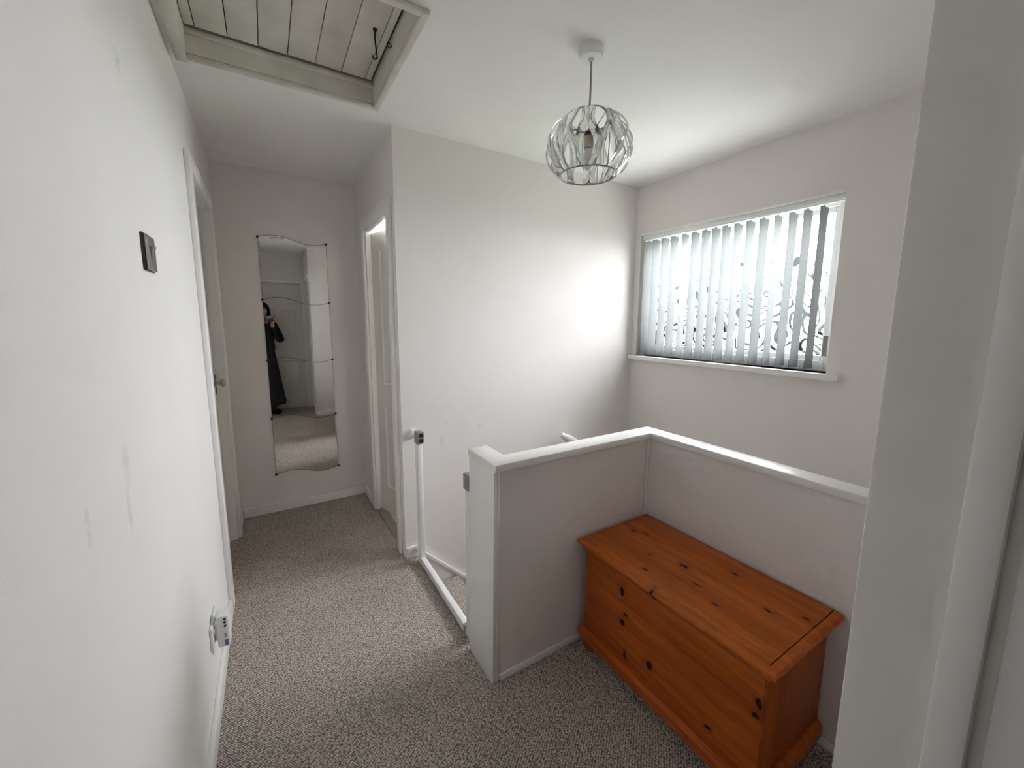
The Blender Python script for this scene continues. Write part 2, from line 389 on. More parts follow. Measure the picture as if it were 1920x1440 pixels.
# ------------------------------------------------------------------ half wall around the stairwell
hw = empty('wall_half', (0.915, 1.20, 0), 'low wall with a white cap boxing in the stairwell', kind='structure')
XN, YN, XH = 0.918, 1.209, 1.743
pb = B(); abox(pb, XN+0.004, 1.806, YN, 1.272, 0, 0.868); abox(pb, XH, 1.806, YC, YN, 0, 0.868); abox(pb, XN+0.004, 0.985, 1.272, 1.405, 0, 0.868)
obj('panel', pb, M_wall, hw)
cap = [(0.908, 1.190), (1.731, 1.190), (1.731, YC), (1.818, YC), (1.818, 1.280), (0.994, 1.280), (0.994, 1.418), (0.908, 1.418)]
obj('cap', aprism(B(), cap, 2, 0.864, 0.892, 0.003), M_gloss, hw, label='white gloss cap rail')
eb = B(); abox(eb, 0.909, 0.923, YN-0.008, 1.410, 0, 0.864, 0.002); abox(eb, 0.923, 0.934, YN-0.008, YN+0.001, 0, 0.864, 0.002)
for v in eb.verts: v.co.x -= 0.008*(1-v.co.z/0.864)
obj('end_board', eb, M_gloss, hw, label='white painted end board')
obj('corner_bead', box(XH-0.012, XH, YN-0.012, YN, 0, 0.864, 0.003), M_gloss, hw)
obj('skirting', box(0.934, XH, YN-0.010, YN, 0, 0.030, 0.004), M_gloss, hw)
obj('skirting', box(XH-0.010, XH, YC+0.017, YN-0.012, 0, 0.030, 0.004), M_gloss, hw)

# ------------------------------------------------------------------ doors
def leaf(bm, w, h, th, M, cols, rows, depth=0.007):
    """moulded panel door; local u = width, z = height, front faces -y; M places it in the world"""
    tmp = bmesh.new()
    us = sorted(set([0, w]+[c for cc in cols for c in cc])); zs = sorted(set([0, h]+[r for rr in rows for r in rr]))
    V = [[tmp.verts.new((u, 0, z)) for z in zs] for u in us]
    pan = []
    for i in range(len(us)-1):
        for j in range(len(zs)-1):
            f = tmp.faces.new((V[i][j], V[i+1][j], V[i+1][j+1], V[i][j+1]))
            if any(abs(us[i]-c[0]) < 1e-6 for c in cols) and any(abs(zs[j]-r[0]) < 1e-6 for r in rows): pan.append(f)
    for f in tmp.faces: f.normal_update()
    for f in pan:
        for th_, dp in ((0.012, -depth), (0.012, 0.0), (0.022, depth*0.7)):
            bmesh.ops.inset_individual(tmp, faces=[f], thickness=th_, depth=dp)
    ed = [e for e in tmp.edges if e.is_boundary]
    r = bmesh.ops.extrude_edge_only(tmp, edges=ed); nv = [g for g in r['geom'] if isinstance(g, bmesh.types.BMVert)]
    for v in nv: v.co.y = th
    bmesh.ops.contextual_create(tmp, geom=[e for e in tmp.edges if e.is_boundary])
    bmesh.ops.transform(tmp, matrix=M, verts=tmp.verts)
    merge(bm, tmp); return bm
def place(o, ux, uy):           # u-axis direction in plan -> matrix with front normal = u rotated -90 deg
    ux = Vector((ux[0], ux[1], 0)).normalized(); n = Vector((-ux.y, ux.x, 0))
    return Matrix(((ux.x, n.x, 0, o[0]), (ux.y, n.y, 0, o[1]), (0, 0, 1, o[2]), (0, 0, 0, 1)))
def std_panels(w, h):
    c = [(0.105, w/2-0.045), (w/2+0.045, w-0.105)]
    r = [(0.20, h*0.40), (h*0.40+0.16, h-0.12)]
    return c, r
def architrave(parent, axis, face, sgn, a0, a1, z, w=0.062, t=0.018):
    """three mitred lengths around an opening a0..a1 in a wall plane at 'face' (axis 0: plane x=face)"""
    def rect(u0, u1, z0, z1):
        f0, f1 = sorted((face, face+sgn*t))
        return box(f0, f1, u0, u1, z0, z1, 0.004) if axis == 0 else box(u0, u1, f0, f1, z0, z1, 0.004)
    obj('architrave', rect(a0-w, a0, 0, z+w), M_gloss, parent)
    obj('architrave', rect(a1, a1+w, 0, z+w), M_gloss, parent)
    obj('architrave_head', rect(a0, a1, z, z+w), M_gloss, parent)

# left door, closed
d1 = empty('door_1', (0, D1Y0, 0), 'closed white door in the left wall', kind='structure')
architrave(d1, 0, 0, 1, D1Y0+0.006, D1Y1-0.006, D1Z-0.006, 0.070, 0.020)
ln = B(); abox(ln, -0.119, 0.001, D1Y0, D1Y0+0.022, 0, D1Z); abox(ln, -0.119, 0.001, D1Y1-0.022, D1Y1, 0, D1Z); abox(ln, -0.119, 0.001, D1Y0+0.022, D1Y1-0.022, D1Z-0.022, D1Z)
abox(ln, -0.10, -0.078, D1Y0+0.022, D1Y0+0.034, 0, D1Z-0.022); abox(ln, -0.10, -0.078, D1Y1-0.034, D1Y1-0.022, 0, D1Z-0.022)
obj('lining', ln, M_gloss, d1)
w1 = D1Y1-D1Y0-0.05
lf = obj('leaf', leaf(B(), w1, D1Z-0.035, 0.036, place((-0.040, D1Y0+0.025, 0.008), (0, 1), None), *std_panels(w1, D1Z-0.035)), M_door, d1, angle=25)
hk = B(); alathe(hk, [(0.002, -0.040), (0.024, -0.040), (0.024, -0.034), (0.010, -0.030), (0.008, -0.018), (0.020, -0.006), (0.024, 0.004), (0.018, 0.013), (0.002, 0.015)], (0, 2.905, 1.030), 'x', 20)
obj('door_knob', hk, M_brass, d1, label='small nickel door knob')
obj('latch_plate', box(-0.0395, -0.037, D1Y1-0.046, D1Y1-0.0225, 0.955, 1.075, 0.0008), M_darkm, d1)

# corridor door, ajar into the next room
d2 = empty('door_2', (XD, D2Y0, 0), 'white panelled door standing ajar at the end of the corridor', kind='structure')
architrave(d2, 0, XD, -1, D2Y0+0.004, D2Y1-0.004, D2Z-0.004, 0.066, 0.018)
ln = B(); abox(ln, XD-0.001, 0.963, D2Y0, D2Y0+0.020, 0, D2Z+0.06); abox(ln, XD-0.001, 0.963, D2Y1-0.020, D2Y1, 0, D2Z+0.06); abox(ln, XD-0.001, XD+0.020, D2Y0+0.020, D2Y1-0.020, D2Z-0.016, D2Z+0.06)
obj('lining', ln, M_gloss, d2)
w2 = D2Y1-D2Y0-0.046; a = math.radians(15.5)
c2, r2 = std_panels(w2, 1.975)
uvec = (math.sin(a), -math.cos(a))
obj('leaf', leaf(B(), w2, 1.975, 0.036, place((XD+0.030, D2Y1-0.023, 0.010), uvec, None), c2, r2), M_door, d2, angle=25)
obj('threshold', box(XD+0.002, XD+0.060, D2Y0+0.021, D2Y1-0.021, 0.0005, 0.008, 0.002), M_strip, d2, label='narrow wooden threshold strip')
obj('threshold', box(XD+0.060, 0.960, D2Y0+0.021, D2Y1-0.021, 0.0005, 0.006, 0.001), M_tile, d2)

# door behind the photographer (seen in the mirror)
d3 = empty('door_3', (D3X0, YB, 0), 'closed white panelled door seen in the mirror', kind='structure')
architrave(d3, 1, YB, 1, D3X0+0.004, D3X1-0.004, D3Z-0.004, 0.046, 0.016)
w3 = D3X1-D3X0-0.006
m3 = Matrix(((-1, 0, 0, D3X1-0.003), (0, -1, 0, YB-0.012), (0, 0, 1, 0.006), (0, 0, 0, 1)))
obj('leaf', leaf(B(), w3, D3Z-0.012, 0.036, m3, [(0.10, 0.31), (0.38, 0.59)], [(0.17, 0.75), (0.93, 1.54)]), M_door, d3, angle=25)
hk = B(); alathe(hk, [(0.002, 0), (0.024, 0), (0.024, 0.006), (0.009, 0.010), (0.008, 0.022), (0.024, 0.036), (0.018, 0.052), (0.002, 0.054)], (D3X0+0.06, YB-0.012, 1.03), 'y', 18)
obj('door_knob', hk, M_brass, d3)
# door in the side of the recess: only its frame shows at the picture's right edge
d4 = empty('door_4', (XC, D4Y1, 0), 'white door frame at the far right edge of the picture', kind='structure')
architrave(d4, 0, XC, -1, D4Y0+0.004, D4Y1+0.010, D4Z-0.004, 0.028, 0.012)
ln = B(); abox(ln, XC+0.001, XC+0.099, D4Y1-0.022, D4Y1+0.008, 0, D4Z); abox(ln, XC+0.001, XC+0.099, D4Y0, D4Y0+0.02, 0, D4Z); abox(ln, XC+0.001, XC+0.099, D4Y0+0.02, D4Y1-0.022, D4Z-0.02, D4Z)
obj('lining', ln, M_gloss, d4)
obj('leaf', leaf(B(), D4Y1-D4Y0-0.046, 1.985, 0.036, place((XC+0.062, D4Y1-0.024, 0.008), (0, -1), None), *std_panels(D4Y1-D4Y0-0.046, 1.985)), M_door, d4, angle=25)

# ------------------------------------------------------------------ window
wn1 = empty('window_1', (XW, 1.5, WZ0), 'white framed window of patterned obscure glass', kind='structure')
FX0, FX1 = 2.800, 2.868; FY0, FY1, FZ0, FZ1 = 0.9, 2.144, 1.148, 2.046
def ring(bm, x0, x1, y0, y1, z0, z1, wl_, wr_, wb_, wt_, bev):
    abox(bm, x0, x1, y0, y0+wl_, z0, z1, bev); abox(bm, x0, x1, y1-wr_, y1, z0, z1, bev)
    abox(bm, x0, x1, y0+wl_, y1-wr_, z0, z0+wb_, bev); abox(bm, x0, x1, y0+wl_, y1-wr_, z1-wt_, z1, bev)
fr = B(); ring(fr, FX0, FX1, WY0+0.0005, WY1-0.0005, WZ0+0.0005, WZ1-0.0005, 0.052, 0.052, 0.055, 0.050, 0.004)
obj('frame', fr, M_upvc, wn1)
fr = B(); ring(fr, FX0+0.012, FX1-0.006, WY0+0.052, WY1-0.052, WZ0+0.055, WZ1-0.050, 0.022, 0.022, 0.030, 0.028, 0.006)
obj('glazing_bead', fr, M_upvc, wn1)
pane = obj('pane', box(2.834, 2.840, WY0+0.066, WY1-0.066, WZ0+0.072, WZ1-0.070), [M_glass_plain, M_glass], wn1, label='pane of swirl patterned obscure glass')
for p in pane.data.polygons:
    if p.normal.x < -0.5: p.material_index = 1
sl = B(); abox(sl, XW-0.038, FX0+0.004, WY0-0.068, YS-0.002, 1.108, WZ0, 0.004)
obj('sill', sl, M_gloss, wn1, label='white painted window sill')
obj('reveal_bead', box(XW-0.003, XW+0.012, WY0, WY1, WZ1-0.010, WZ1+0.002, 0.001), M_gloss, wn1)
for (y0, y1, lab) in ((2.6, 4.3, 'x'),):
    wn2 = empty('window_2', (XW, 3.45, 0.9), 'window of the room beyond the ajar door', kind='structure')
    fr = B(); ring(fr, FX0, FX1, y0+0.0005, y1-0.0005, 0.9005, 2.1995, 0.06, 0.06, 0.06, 0.06, 0.004); obj('frame', fr, M_upvc, wn2)
    obj('pane', box(2.834, 2.840, y0+0.055, y1-0.055, 0.955, 2.145), M_glass_plain, wn2)

# ------------------------------------------------------------------ vertical blind
vbld = empty('vertical_blind', (2.738, 1.52, 2.0), 'white vertical blind with sixteen half turned slats in the window', 'blind')
hr = B(); abox(hr, 2.722, 2.758, WY0+0.004, WY1-0.004, 2.012, 2.046, 0.004)
abox(hr, 2.728, 2.752, WY0+0.006, WY1-0.006, 2.005, 2.013, 0.002)
obj('headrail', hr, M_upvc, vbld)
SY = [2.112, 2.044, 1.968, 1.889, 1.802, 1.727, 1.650, 1.581, 1.513, 1.439, 1.366, 1.290, 1.214, 1.138, 1.068, 0.995]
ANG = [14, 13, 12, 13, 3, 14, 13, 14, 13, 10, 12, 14, 6, 12, 12, 8]
def slat(y, ang, zb):
    bm = B(); a = math.radians(ang); sx, sy = -math.cos(a), math.sin(a)     # direction of the slat's width in plan
    nx, ny = sy, -sx
    c = Vector((2.752, y, 0)); hwid = 0.0345; n = 6
    def ringat(z, half, th):
        F, Bk = [], []
        for i in range(n+1):
            u = -half+2*half*i/n; bow = 0.004*(1-(u/hwid)**2)
            F.append(c+Vector((sx*u+nx*(bow+th), sy*u+ny*(bow+th), z))); Bk.append(c+Vector((sx*u+nx*bow, sy*u+ny*bow, z)))
        return F+Bk[::-1]
    zs = [(zb, 0.0325, 0.0035), (zb+0.004, hwid, 0.0035), (zb+0.040, hwid, 0.0035), (zb+0.043, hwid, 0.0006), (1.978, hwid, 0.0006), (1.996, hwid*0.98, 0.0014), (1.998, hwid*0.45, 0.0014), (2.000, 0.010, 0.0014), (2.006, 0.008, 0.0014)]
    rings = [[bm.verts.new(p) for p in ringat(*k)] for k in zs]
    m = len(rings[0])
    for r0, r1 in zip(rings, rings[1:]):
        for i in range(m): bm.faces.new((r0[i], r0[(i+1) % m], r1[(i+1) % m], r1[i]))
    bm.faces.new(rings[0]); bm.faces.new(rings[-1])
    return bm
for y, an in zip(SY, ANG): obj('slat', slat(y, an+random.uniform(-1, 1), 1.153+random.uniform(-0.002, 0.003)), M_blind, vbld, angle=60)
wt = B(); abox(wt, 2.712, 2.724, 0.903, 0.925, 1.228, 1.336, 0.003)
cw = obj('cord_weight', wt, M_greyst, vbld, label='grey cord weight of the blind')
cdm = B(); atube(cdm, [(2.718, 0.914, 1.336), (2.72, 0.912, 1.7), (2.735, 0.910, 2.014)], 0.0012, 6)
obj('cord', cdm, M_plastic, vbld)

# ------------------------------------------------------------------ loft hatch
lh = empty('loft_hatch', (0.4, 1.72, H), 'old white boarded loft hatch with a hook in the ceiling', 'loft hatch')
TZ = 2.382
obj('trim', box(HX1-0.012, HX1+0.013, HY0-0.014, HY1+0.010, TZ, H-0.0005, 0.003), M_hatch, lh)
obj('trim', box(HX0-0.025, HX0+0.012, HY0-0.014, HY1+0.030, TZ, H-0.0005, 0.003), M_hatch, lh)
obj('trim', box(HX0+0.012, HX1-0.012, HY0-0.014, HY0+0.010, TZ, H-0.0005, 0.003), M_hatch, lh)
obj('trim', box(HX0+0.012, HX1-0.012, HY1-0.012, HY1+0.010, TZ, H-0.0005, 0.003), M_hatch, lh)
PZ = 2.486
li = B(); g = 0.0005
abox(li, HX1-0.012, HX1-g, HY0+g, HY1-g, H, PZ+0.02); abox(li, HX0+g, HX0+0.012, HY0+g, HY1-g, H, PZ+0.02)
abox(li, HX0+0.012, HX1-0.012, HY0+g, HY0+0.012, H, PZ+0.02); abox(li, HX0+0.012, HX1-0.012, HY1-0.012, HY1-g, H, PZ+0.02)
obj('lining', li, M_hatch, lh)
st = B(); abox(st, HX0+0.012, HX1-0.012, HY1-0.024, HY1-0.012, PZ-0.022, PZ-0.002, 0.002); obj('stop_bead', st, M_hatch, lh)
bx = [0.058]+[0.2458+(x-0.2458)*1.021 for x in (0.0945, 0.1935, 0.292, 0.3925, 0.493, 0.5945, 0.692)]+[0.7290]
for i in range(len(bx)-1):
    gp = 0.0016
    obj('board', box(bx[i]+gp, bx[i+1]-gp, HY0+0.014, HY1-0.034, PZ+random.uniform(0, 0.002), PZ+0.016, 0.0012), M_hatch, lh)
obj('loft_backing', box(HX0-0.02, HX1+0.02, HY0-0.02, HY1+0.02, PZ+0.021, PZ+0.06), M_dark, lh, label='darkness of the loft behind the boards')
hkb = B(); atube(hkb, [(0.668, 1.682, PZ-0.001), (0.668, 1.684, PZ-0.012), (0.672, 1.705, PZ-0.016), (0.683, 1.74, PZ-0.022), (0.695, 1.775, PZ-0.030), (0.700, 1.790, PZ-0.033), (0.694, 1.800, PZ-0.036), (0.684, 1.796, PZ-0.034), (0.681, 1.787, PZ-0.033)], 0.0030, 8)
alathe(hkb, [(0.002, 0), (0.008, 0), (0.008, -0.004), (0.002, -0.006)], (0.668, 1.682, PZ), 'z', 12)
obj('hook', hkb, M_iron, lh, label='black hook hanging from the boards')
ey = B(); atube(ey, [(HX1-0.013+math.cos(k*math.pi/6)*0.008-0.010, 1.715, 2.468+math.sin(k*math.pi/6)*0.008) for k in range(12)], 0.0018, 6, closed=True); atube(ey, [(HX1-0.016, 1.715, 2.468), (HX1-0.0118, 1.715, 2.468)], 0.0018, 6)
obj('eye', ey, M_iron, lh)

# ------------------------------------------------------------------ pendant lamp
LX, LY = 1.335, 1.226
pl = empty('pendant_lamp', (LX, LY, H), 'ceiling pendant with a round shade of wavy clear acrylic strips', 'lamp')
ro = B(); alathe(ro, [(0.002, H-0.0005), (0.046, H-0.0005), (0.047, H-0.008), (0.043, H-0.030), (0.040, H-0.035), (0.012, H-0.038), (0.008, H-0.046), (0.002, H-0.046)], (LX, LY, 0), 'z', 32)
obj('ceiling_rose', ro, M_plastic, pl)
obj('cable', atube(B(), [(LX, LY, 2.356), (LX+0.001, LY, 2.28), (LX-0.001, LY, 2.20), (LX, LY, 2.118)], 0.0036, 8), M_cable, pl)
lhd = B(); alathe(lhd, [(0.004, 2.122), (0.012, 2.118), (0.015, 2.100), (0.019, 2.096), (0.019, 2.060), (0.017, 2.056), (0.004, 2.056)], (LX, LY, 0), 'z', 20)
obj('lamp_holder', lhd, M_cream, pl)
obj('holder_ring', alathe(B(), [(0.016, 2.112), (0.024, 2.112), (0.024, 2.103), (0.016, 2.103)], (LX, LY, 0), 'z', 20), M_black, pl)
obj('bulb', alathe(B(), [(0.004, 2.056), (0.014, 2.052), (0.015, 2.035), (0.0185, 2.020), (0.0185, 1.998), (0.012, 1.980), (0.003, 1.973)], (LX, LY, 0), 'z', 20), M_plastic, pl)
sh = empty('lamp_shade', (LX, LY, 2.06), parent=pl, label='round shade of wavy clear acrylic strips')
ZT, ZB = 2.158, 1.958
fr = B()
atube(fr, [(LX+0.107*math.cos(k*math.pi/20), LY+0.107*math.sin(k*math.pi/20), ZB) for k in range(40)], 0.0032, 8, closed=True)
atube(fr, [(LX+0.095*math.cos(k*math.pi/20), LY+0.095*math.sin(k*math.pi/20), ZT) for k in range(40)], 0.0028, 8, closed=True)
atube(fr, [(LX+0.026*math.cos(k*math.pi/10), LY+0.026*math.sin(k*math.pi/10), 2.108) for k in range(20)], 0.0025, 6, closed=True)
for k in range(3):
    an = 0.5+k*2*math.pi/3; c_, s_ = math.cos(an), math.sin(an)
    atube(fr, [(LX+0.026*c_, LY+0.026*s_, 2.108), (LX+0.095*c_, LY+0.095*s_, ZT-0.004), (LX+0.112*c_, LY+0.112*s_, 2.06), (LX+0.107*c_, LY+0.107*s_, ZB)], 0.0018, 6)
obj('shade_frame', fr, M_cable, sh, label='thin grey wire frame of the shade')
def strip(phase, wave, bias):
    bm = B(); n = 22; rows = []
    for i in range(n+1):
        s = i/n; z = ZT-0.001+(ZB-ZT+0.001)*s
        r = 0.098+0.010*s+0.050*math.sin(math.pi*s)**0.8*(1+0.10*bias*math.cos(math.pi*s)*1.6)
        r += 0.006*bias*math.sin(2*math.pi*s)
        az = phase+wave*0.095*math.sin(2*math.pi*s)
        half = 0.0125+0.004*math.sin(math.pi*s); th = 0.0030
        tilt = wave*0.35*math.cos(2*math.pi*s)
        row = []
        for (du, dr) in ((-half, 0), (-half*0.5, th), (half*0.5, th), (half, 0), (half*0.5, -th), (-half*0.5, -th)):
            uu = du*math.cos(tilt)-dr*math.sin(tilt)*0; rr = r+dr+du*math.sin(tilt)
            a_ = az+uu/max(r, 0.05)
            row.append(bm.verts.new((LX+rr*math.cos(a_), LY+rr*math.sin(a_), z)))
        rows.append(row)
    for a_, b_ in zip(rows, rows[1:]):
        for k in range(6): bm.faces.new((a_[k], a_[(k+1) % 6], b_[(k+1) % 6], b_[k]))
    bm.faces.new(rows[0]); bm.faces.new(rows[-1])
    return bm
NS = 22
for k in range(NS): obj('strip', strip(2*math.pi*k/NS+0.1, 1 if k % 2 else -1, 1 if k % 2 else -1), M_acryl, sh, angle=75)

# ------------------------------------------------------------------ wavy mirror of four tiles
mi = empty('wall_mirror', (0.44, YM, 0.27), 'tall frameless mirror of four wavy tiles on the end wall', 'mirror')
MX0, MX1 = 0.236, 0.653
ZL = [1.957, 1.538, 1.118, 0.699, 0.281]      # left end height of each wavy edge
def wz(i, u): return ZL[i]-0.010*u+0.021*math.sin(2*math.pi*u)
for i in range(4):
    N = 28; gp = 0.0012
    xs = [MX0+(MX1-MX0)*k/N for k in range(N+1)]
    poly = [(xs[k], wz(i, k/N)-gp) for k in range(N+1)]+[(xs[k], wz(i+1, k/N)+gp) for k in range(N, -1, -1)]
    obj('tile', aprism(B(), poly, 1, YM-0.008, YM-0.0035), M_mirror, mi, angle=20)
edge = B()
for i in range(5): atube(edge, [(MX0+(MX1-MX0)*k/28, YM-0.0062, wz(i, k/28)) for k in range(29)], 0.0018, 6)
for x in (MX0, MX1): atube(edge, [(x, YM-0.006, wz(0, 0 if x == MX0 else 1)), (x, YM-0.006, wz(4, 0 if x == MX0 else 1))], 0.0014, 6)
obj('edge_line', edge, M_darkm, mi)
for i in range(5):
    for u, x in ((0, MX0-0.002), (1, MX1+0.002)):
        b = B(); alathe(b, [(0.001, -0.0005), (0.0085, -0.0005), (0.0085, -0.010), (0.006, -0.0135), (0.001, -0.014)], (x, YM, wz(i, u)), 'y', 14)
        obj('mirror_clip', b, M_darkm, mi)

# ------------------------------------------------------------------ blanket chest
ch = empty('blanket_chest', (1.53, 0.80, 0), 'orange stained pine blanket chest in the corner of the low wall', 'chest')
CX0, CX1, CY0, CY1 = 1.334, 1.722, 0.452, 1.165
FK = [(0.963-0.80, 0.384, 0.012, 0.022), (0.955-0.80, 0.262, 0.010, 0.016), (0.940-0.80, 0.300, 0.011, 0.007), (0.825-0.80, 0.183, 0.014, 0.019), (0.935-0.80, 0.135, 0.006, 0.018), (0.462-0.80, 0.362, 0.010, 0.016), (0.468-0.80, 0.318, 0.012, 0.010), (0.60-0.80, 0.15, 0.010, 0.008)]
TK = [(1.556-1.53, 1.111-0.80, 0.008, 0.014), (1.580-1.53, 1.061-0.80, 0.006, 0.014), (1.518-1.53, 0.836-0.80, 0.009, 0.020), (1.375-1.53, 0.899-0.80, 0.009, 0.010), (1.462-1.53, 0.743-0.80, 0.004, 0.015), (1.423-1.53, 0.656-0.80, 0.005, 0.012), (1.634-1.53, 0.711-0.80, 0.005, 0.014), (1.541-1.53, 0.552-0.80, 0.004, 0.014), (1.609-1.53, 0.473-0.80, 0.005, 0.010), (1.47-1.53, 0.95-0.80, 0.006, 0.008)]
M_pf = pine('pine_front', 1, 2, FK, (1, 2), 0.95)
M_pt = pine('pine_lid', 1, 0, TK, (0, 1), 1.0)
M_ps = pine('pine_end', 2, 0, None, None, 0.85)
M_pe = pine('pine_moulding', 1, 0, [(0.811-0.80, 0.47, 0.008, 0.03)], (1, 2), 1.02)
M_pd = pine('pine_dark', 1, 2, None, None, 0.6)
zf = [0.088, 0.245, 0.335, 0.452]
for i in range(3): obj('front_board', box(CX0, CX0+0.018, CY0, CY1, zf[i]+0.0003, zf[i+1]-0.0003, 0.0006), M_pf, ch)
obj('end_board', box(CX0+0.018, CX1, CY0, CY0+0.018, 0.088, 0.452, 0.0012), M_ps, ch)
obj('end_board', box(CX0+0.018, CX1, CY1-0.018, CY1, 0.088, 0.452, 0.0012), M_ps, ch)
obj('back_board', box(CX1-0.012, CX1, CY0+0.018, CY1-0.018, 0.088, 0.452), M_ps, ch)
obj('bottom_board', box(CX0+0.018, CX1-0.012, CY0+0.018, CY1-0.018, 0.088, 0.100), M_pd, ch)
LX0, LX1, LY0, LY1 = 1.304, 1.728, 0.430, 1.184
lid = empty('lid', (1.53, 0.80, 0), parent=ch)
xs = [LX0+0.028, 1.445, 1.560, LX1]
for i in range(3): obj('lid_board', box(xs[i]+0.0003, xs[i+1]-0.0003, LY0+0.012, LY1-0.012, 0.474, 0.4985, 0.0006), M_pt, lid)
# moulded lid edge: ovolo profile swept round front and both ends
def moulding(o, prof, path, name, mat):
    bm = B(); rings = []
    P = [Vector((p[0], p[1], 0)) for p in path]
    for i, p in enumerate(P):
        d0 = (P[i]-P[i-1]).normalized() if i else None; d1 = (P[i+1]-P[i]).normalized() if i < len(P)-1 else None
        n0 = Vector((d0.y, -d0.x, 0)) if d0 else None; n1 = Vector((d1.y, -d1.x, 0)) if d1 else None
        if n0 is None: n = n1
        elif n1 is None: n = n0
        else: n = (n0+n1); n = n/n.dot(n0)
        rings.append([bm.verts.new(p+n*q[0]+Vector((0, 0, q[1]))) for q in prof])
    m = len(prof)
    for r0, r1 in zip(rings, rings[1:]):
        for k in range(m): bm.faces.new((r0[k], r0[(k+1) % m], r1[(k+1) % m], r1[k]))
    bm.faces.new(rings[0]); bm.faces.new(rings[-1])
    return obj(name, bm, mat, o, angle=30)
def arc(cx, cz, r, a0, a1, n): return [(cx+r*math.cos(math.radians(a0+(a1-a0)*k/n)), cz+r*math.sin(math.radians(a0+(a1-a0)*k/n))) for k in range(n+1)]
# path walked so that +n is outwards
lp = [(LX1, LY1-0.013), (LX0+0.028, LY1-0.013), (LX0+0.028, LY0+0.013), (LX1, LY0+0.013)]
prof_lid = [(-0.002, 0.4985), (0.012, 0.4985)]+[(0.008+x, z) for x, z in arc(0.004, 0.484, 0.0135, 80, -30, 6)]+[(0.016, 0.473), (0.010, 0.466), (0.006, 0.454), (-0.002, 0.453)]
LM = moulding(lid, prof_lid, lp, 'lid_moulding', M_pe)
bp_ = [(CX1, CY1), (CX0, CY1), (CX0, CY0), (CX1, CY0)]
prof_pl = [(0, 0.098), (0.004, 0.098)]+arc(0.004, 0.088, 0.010, 90, 0, 4)+[(0.018, 0.084), (0.018, 0.050), (0, 0.050)]
moulding(ch, prof_pl, bp_, 'plinth', M_pe)
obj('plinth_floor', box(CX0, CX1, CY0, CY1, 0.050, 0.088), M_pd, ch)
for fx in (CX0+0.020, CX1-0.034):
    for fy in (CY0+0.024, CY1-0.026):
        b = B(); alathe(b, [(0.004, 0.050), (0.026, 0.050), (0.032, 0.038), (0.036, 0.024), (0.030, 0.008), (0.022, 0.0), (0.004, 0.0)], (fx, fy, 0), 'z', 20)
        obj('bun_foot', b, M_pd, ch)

# ------------------------------------------------------------------ stair gate frame
sg = empty('stair_gate_frame', (0.929, 1.78, 0), 'white metal safety gate frame across the top of the stairs', 'stair gate')
obj('threshold_bar', box(0.914, 0.944, 1.472, 2.100, 0.008, 0.046, 0.004), M_gate, sg)
obj('post', box(0.914, 0.946, 2.092, 2.134, 0.004, 0.724, 0.004), M_gate, sg)
obj('post', box(0.917, 0.945, 1.436, 1.474, 0.004, 0.700, 0.004), M_gate, sg)
c1 = B(); aprism(c1, [(0.911, 0.722), (0.949, 0.722), (0.956, 0.742), (0.954, 0.788), (0.911, 0.792)], 1, 2.086, 2.136, 0.004)
cc = obj('latch_head', c1, M_plastic_g, sg, label='grey plastic latch head with dark sockets')
sk = B()
for z in (0.772, 0.741): alathe(sk, [(0.001, 0.0), (0.0125, 0.0), (0.0125, -0.003), (0.001, -0.003)], (0.936, 2.0865, z), 'y', 14)
obj('socket', sk, M_black, cc)
c2 = B(); abox(c2, 0.912, 0.948, 1.432, 1.482, 0.698, 0.768, 0.005); obj('hinge_head', c2, M_plastic_g, sg, label='grey plastic hinge head')
wp = B(); alathe(wp, [(0.002, YS-0.0005), (0.026, YS-0.0005), (0.026, YS-0.012), (0.020, YS-0.016), (0.012, YS-0.018), (0.011, 2.136), (0.002, 2.136)], (0.922, 0, 0.757), 'y', 22)
obj('pressure_pad', wp, M_plastic, sg, label='white round wall pad with bolt')
wp = B(); alathe(wp, [(0.002, YS-0.018), (0.020, YS-0.018), (0.020, YS-0.028), (0.009, YS-0.032), (0.009, 2.134), (0.002, 2.134)], (0.929, 0, 0.055), 'y', 22)
obj('pressure_pad', wp, M_plastic, sg)
obj('corner_bracket', box(0.912, 0.946, 1.474, 1.500, 0.006, 0.050, 0.004), M_plastic_g, sg, label='small grey corner bracket')

# ------------------------------------------------------------------ stairs
stt = empty('stairs', (0.95, 1.74, 0), 'carpeted stairs going down behind the gate', kind='structure')
for i in range(4):
    x0 = 0.945+0.232*i; z = -0.205*(i+1)
    sb = B(); abox(sb, x0, x0+0.245, 1.275, YS-0.022, z-0.03, z, 0.012); abox(sb, x0+0.215, x0+0.232, 1.275, YS-0.022, z-0.205, z-0.03)
    obj('step', sb, M_carpet, stt)
for i in range(6):                                    # after the turn the flight runs towards the viewer
    y1 = YS-0.022-0.30*i if i == 0 else YS-0.62-0.225*(i-1); y0 = YS-0.62-0.225*i
    z = -0.205*(5+i)
    sb = B(); abox(sb, 1.873, XW-0.001, y0, y1, z-0.03, z, 0.012); abox(sb, 1.873, XW-0.001, y0, y0+0.017, z-0.205, z-0.03); obj('step', sb, M_carpet, stt)
obj('riser', box(0.931, 0.946, 1.275, YS-0.022, -0.21, -0.001), M_carpet, stt)
sx1 = 1.90
zt = lambda x: 0.030-0.93*(x-0.958)
obj('string', aprism(B(), [(0.958, 0.0), (0.958, zt(0.958)-0.030), (sx1, zt(sx1)-0.030), (sx1, zt(sx1)-0.42), (0.958, -0.42)], 1, YS-0.020, YS-0.0005), M_gloss, stt, label='white painted stair string')
obj('string_moulding', aprism(B(), [(0.958, zt(0.958)), (sx1, zt(sx1)), (sx1, zt(sx1)-0.030), (0.958, zt(0.958)-0.030)], 1, YS-0.028, YS-0.0005, 0.004), M_gloss, stt)

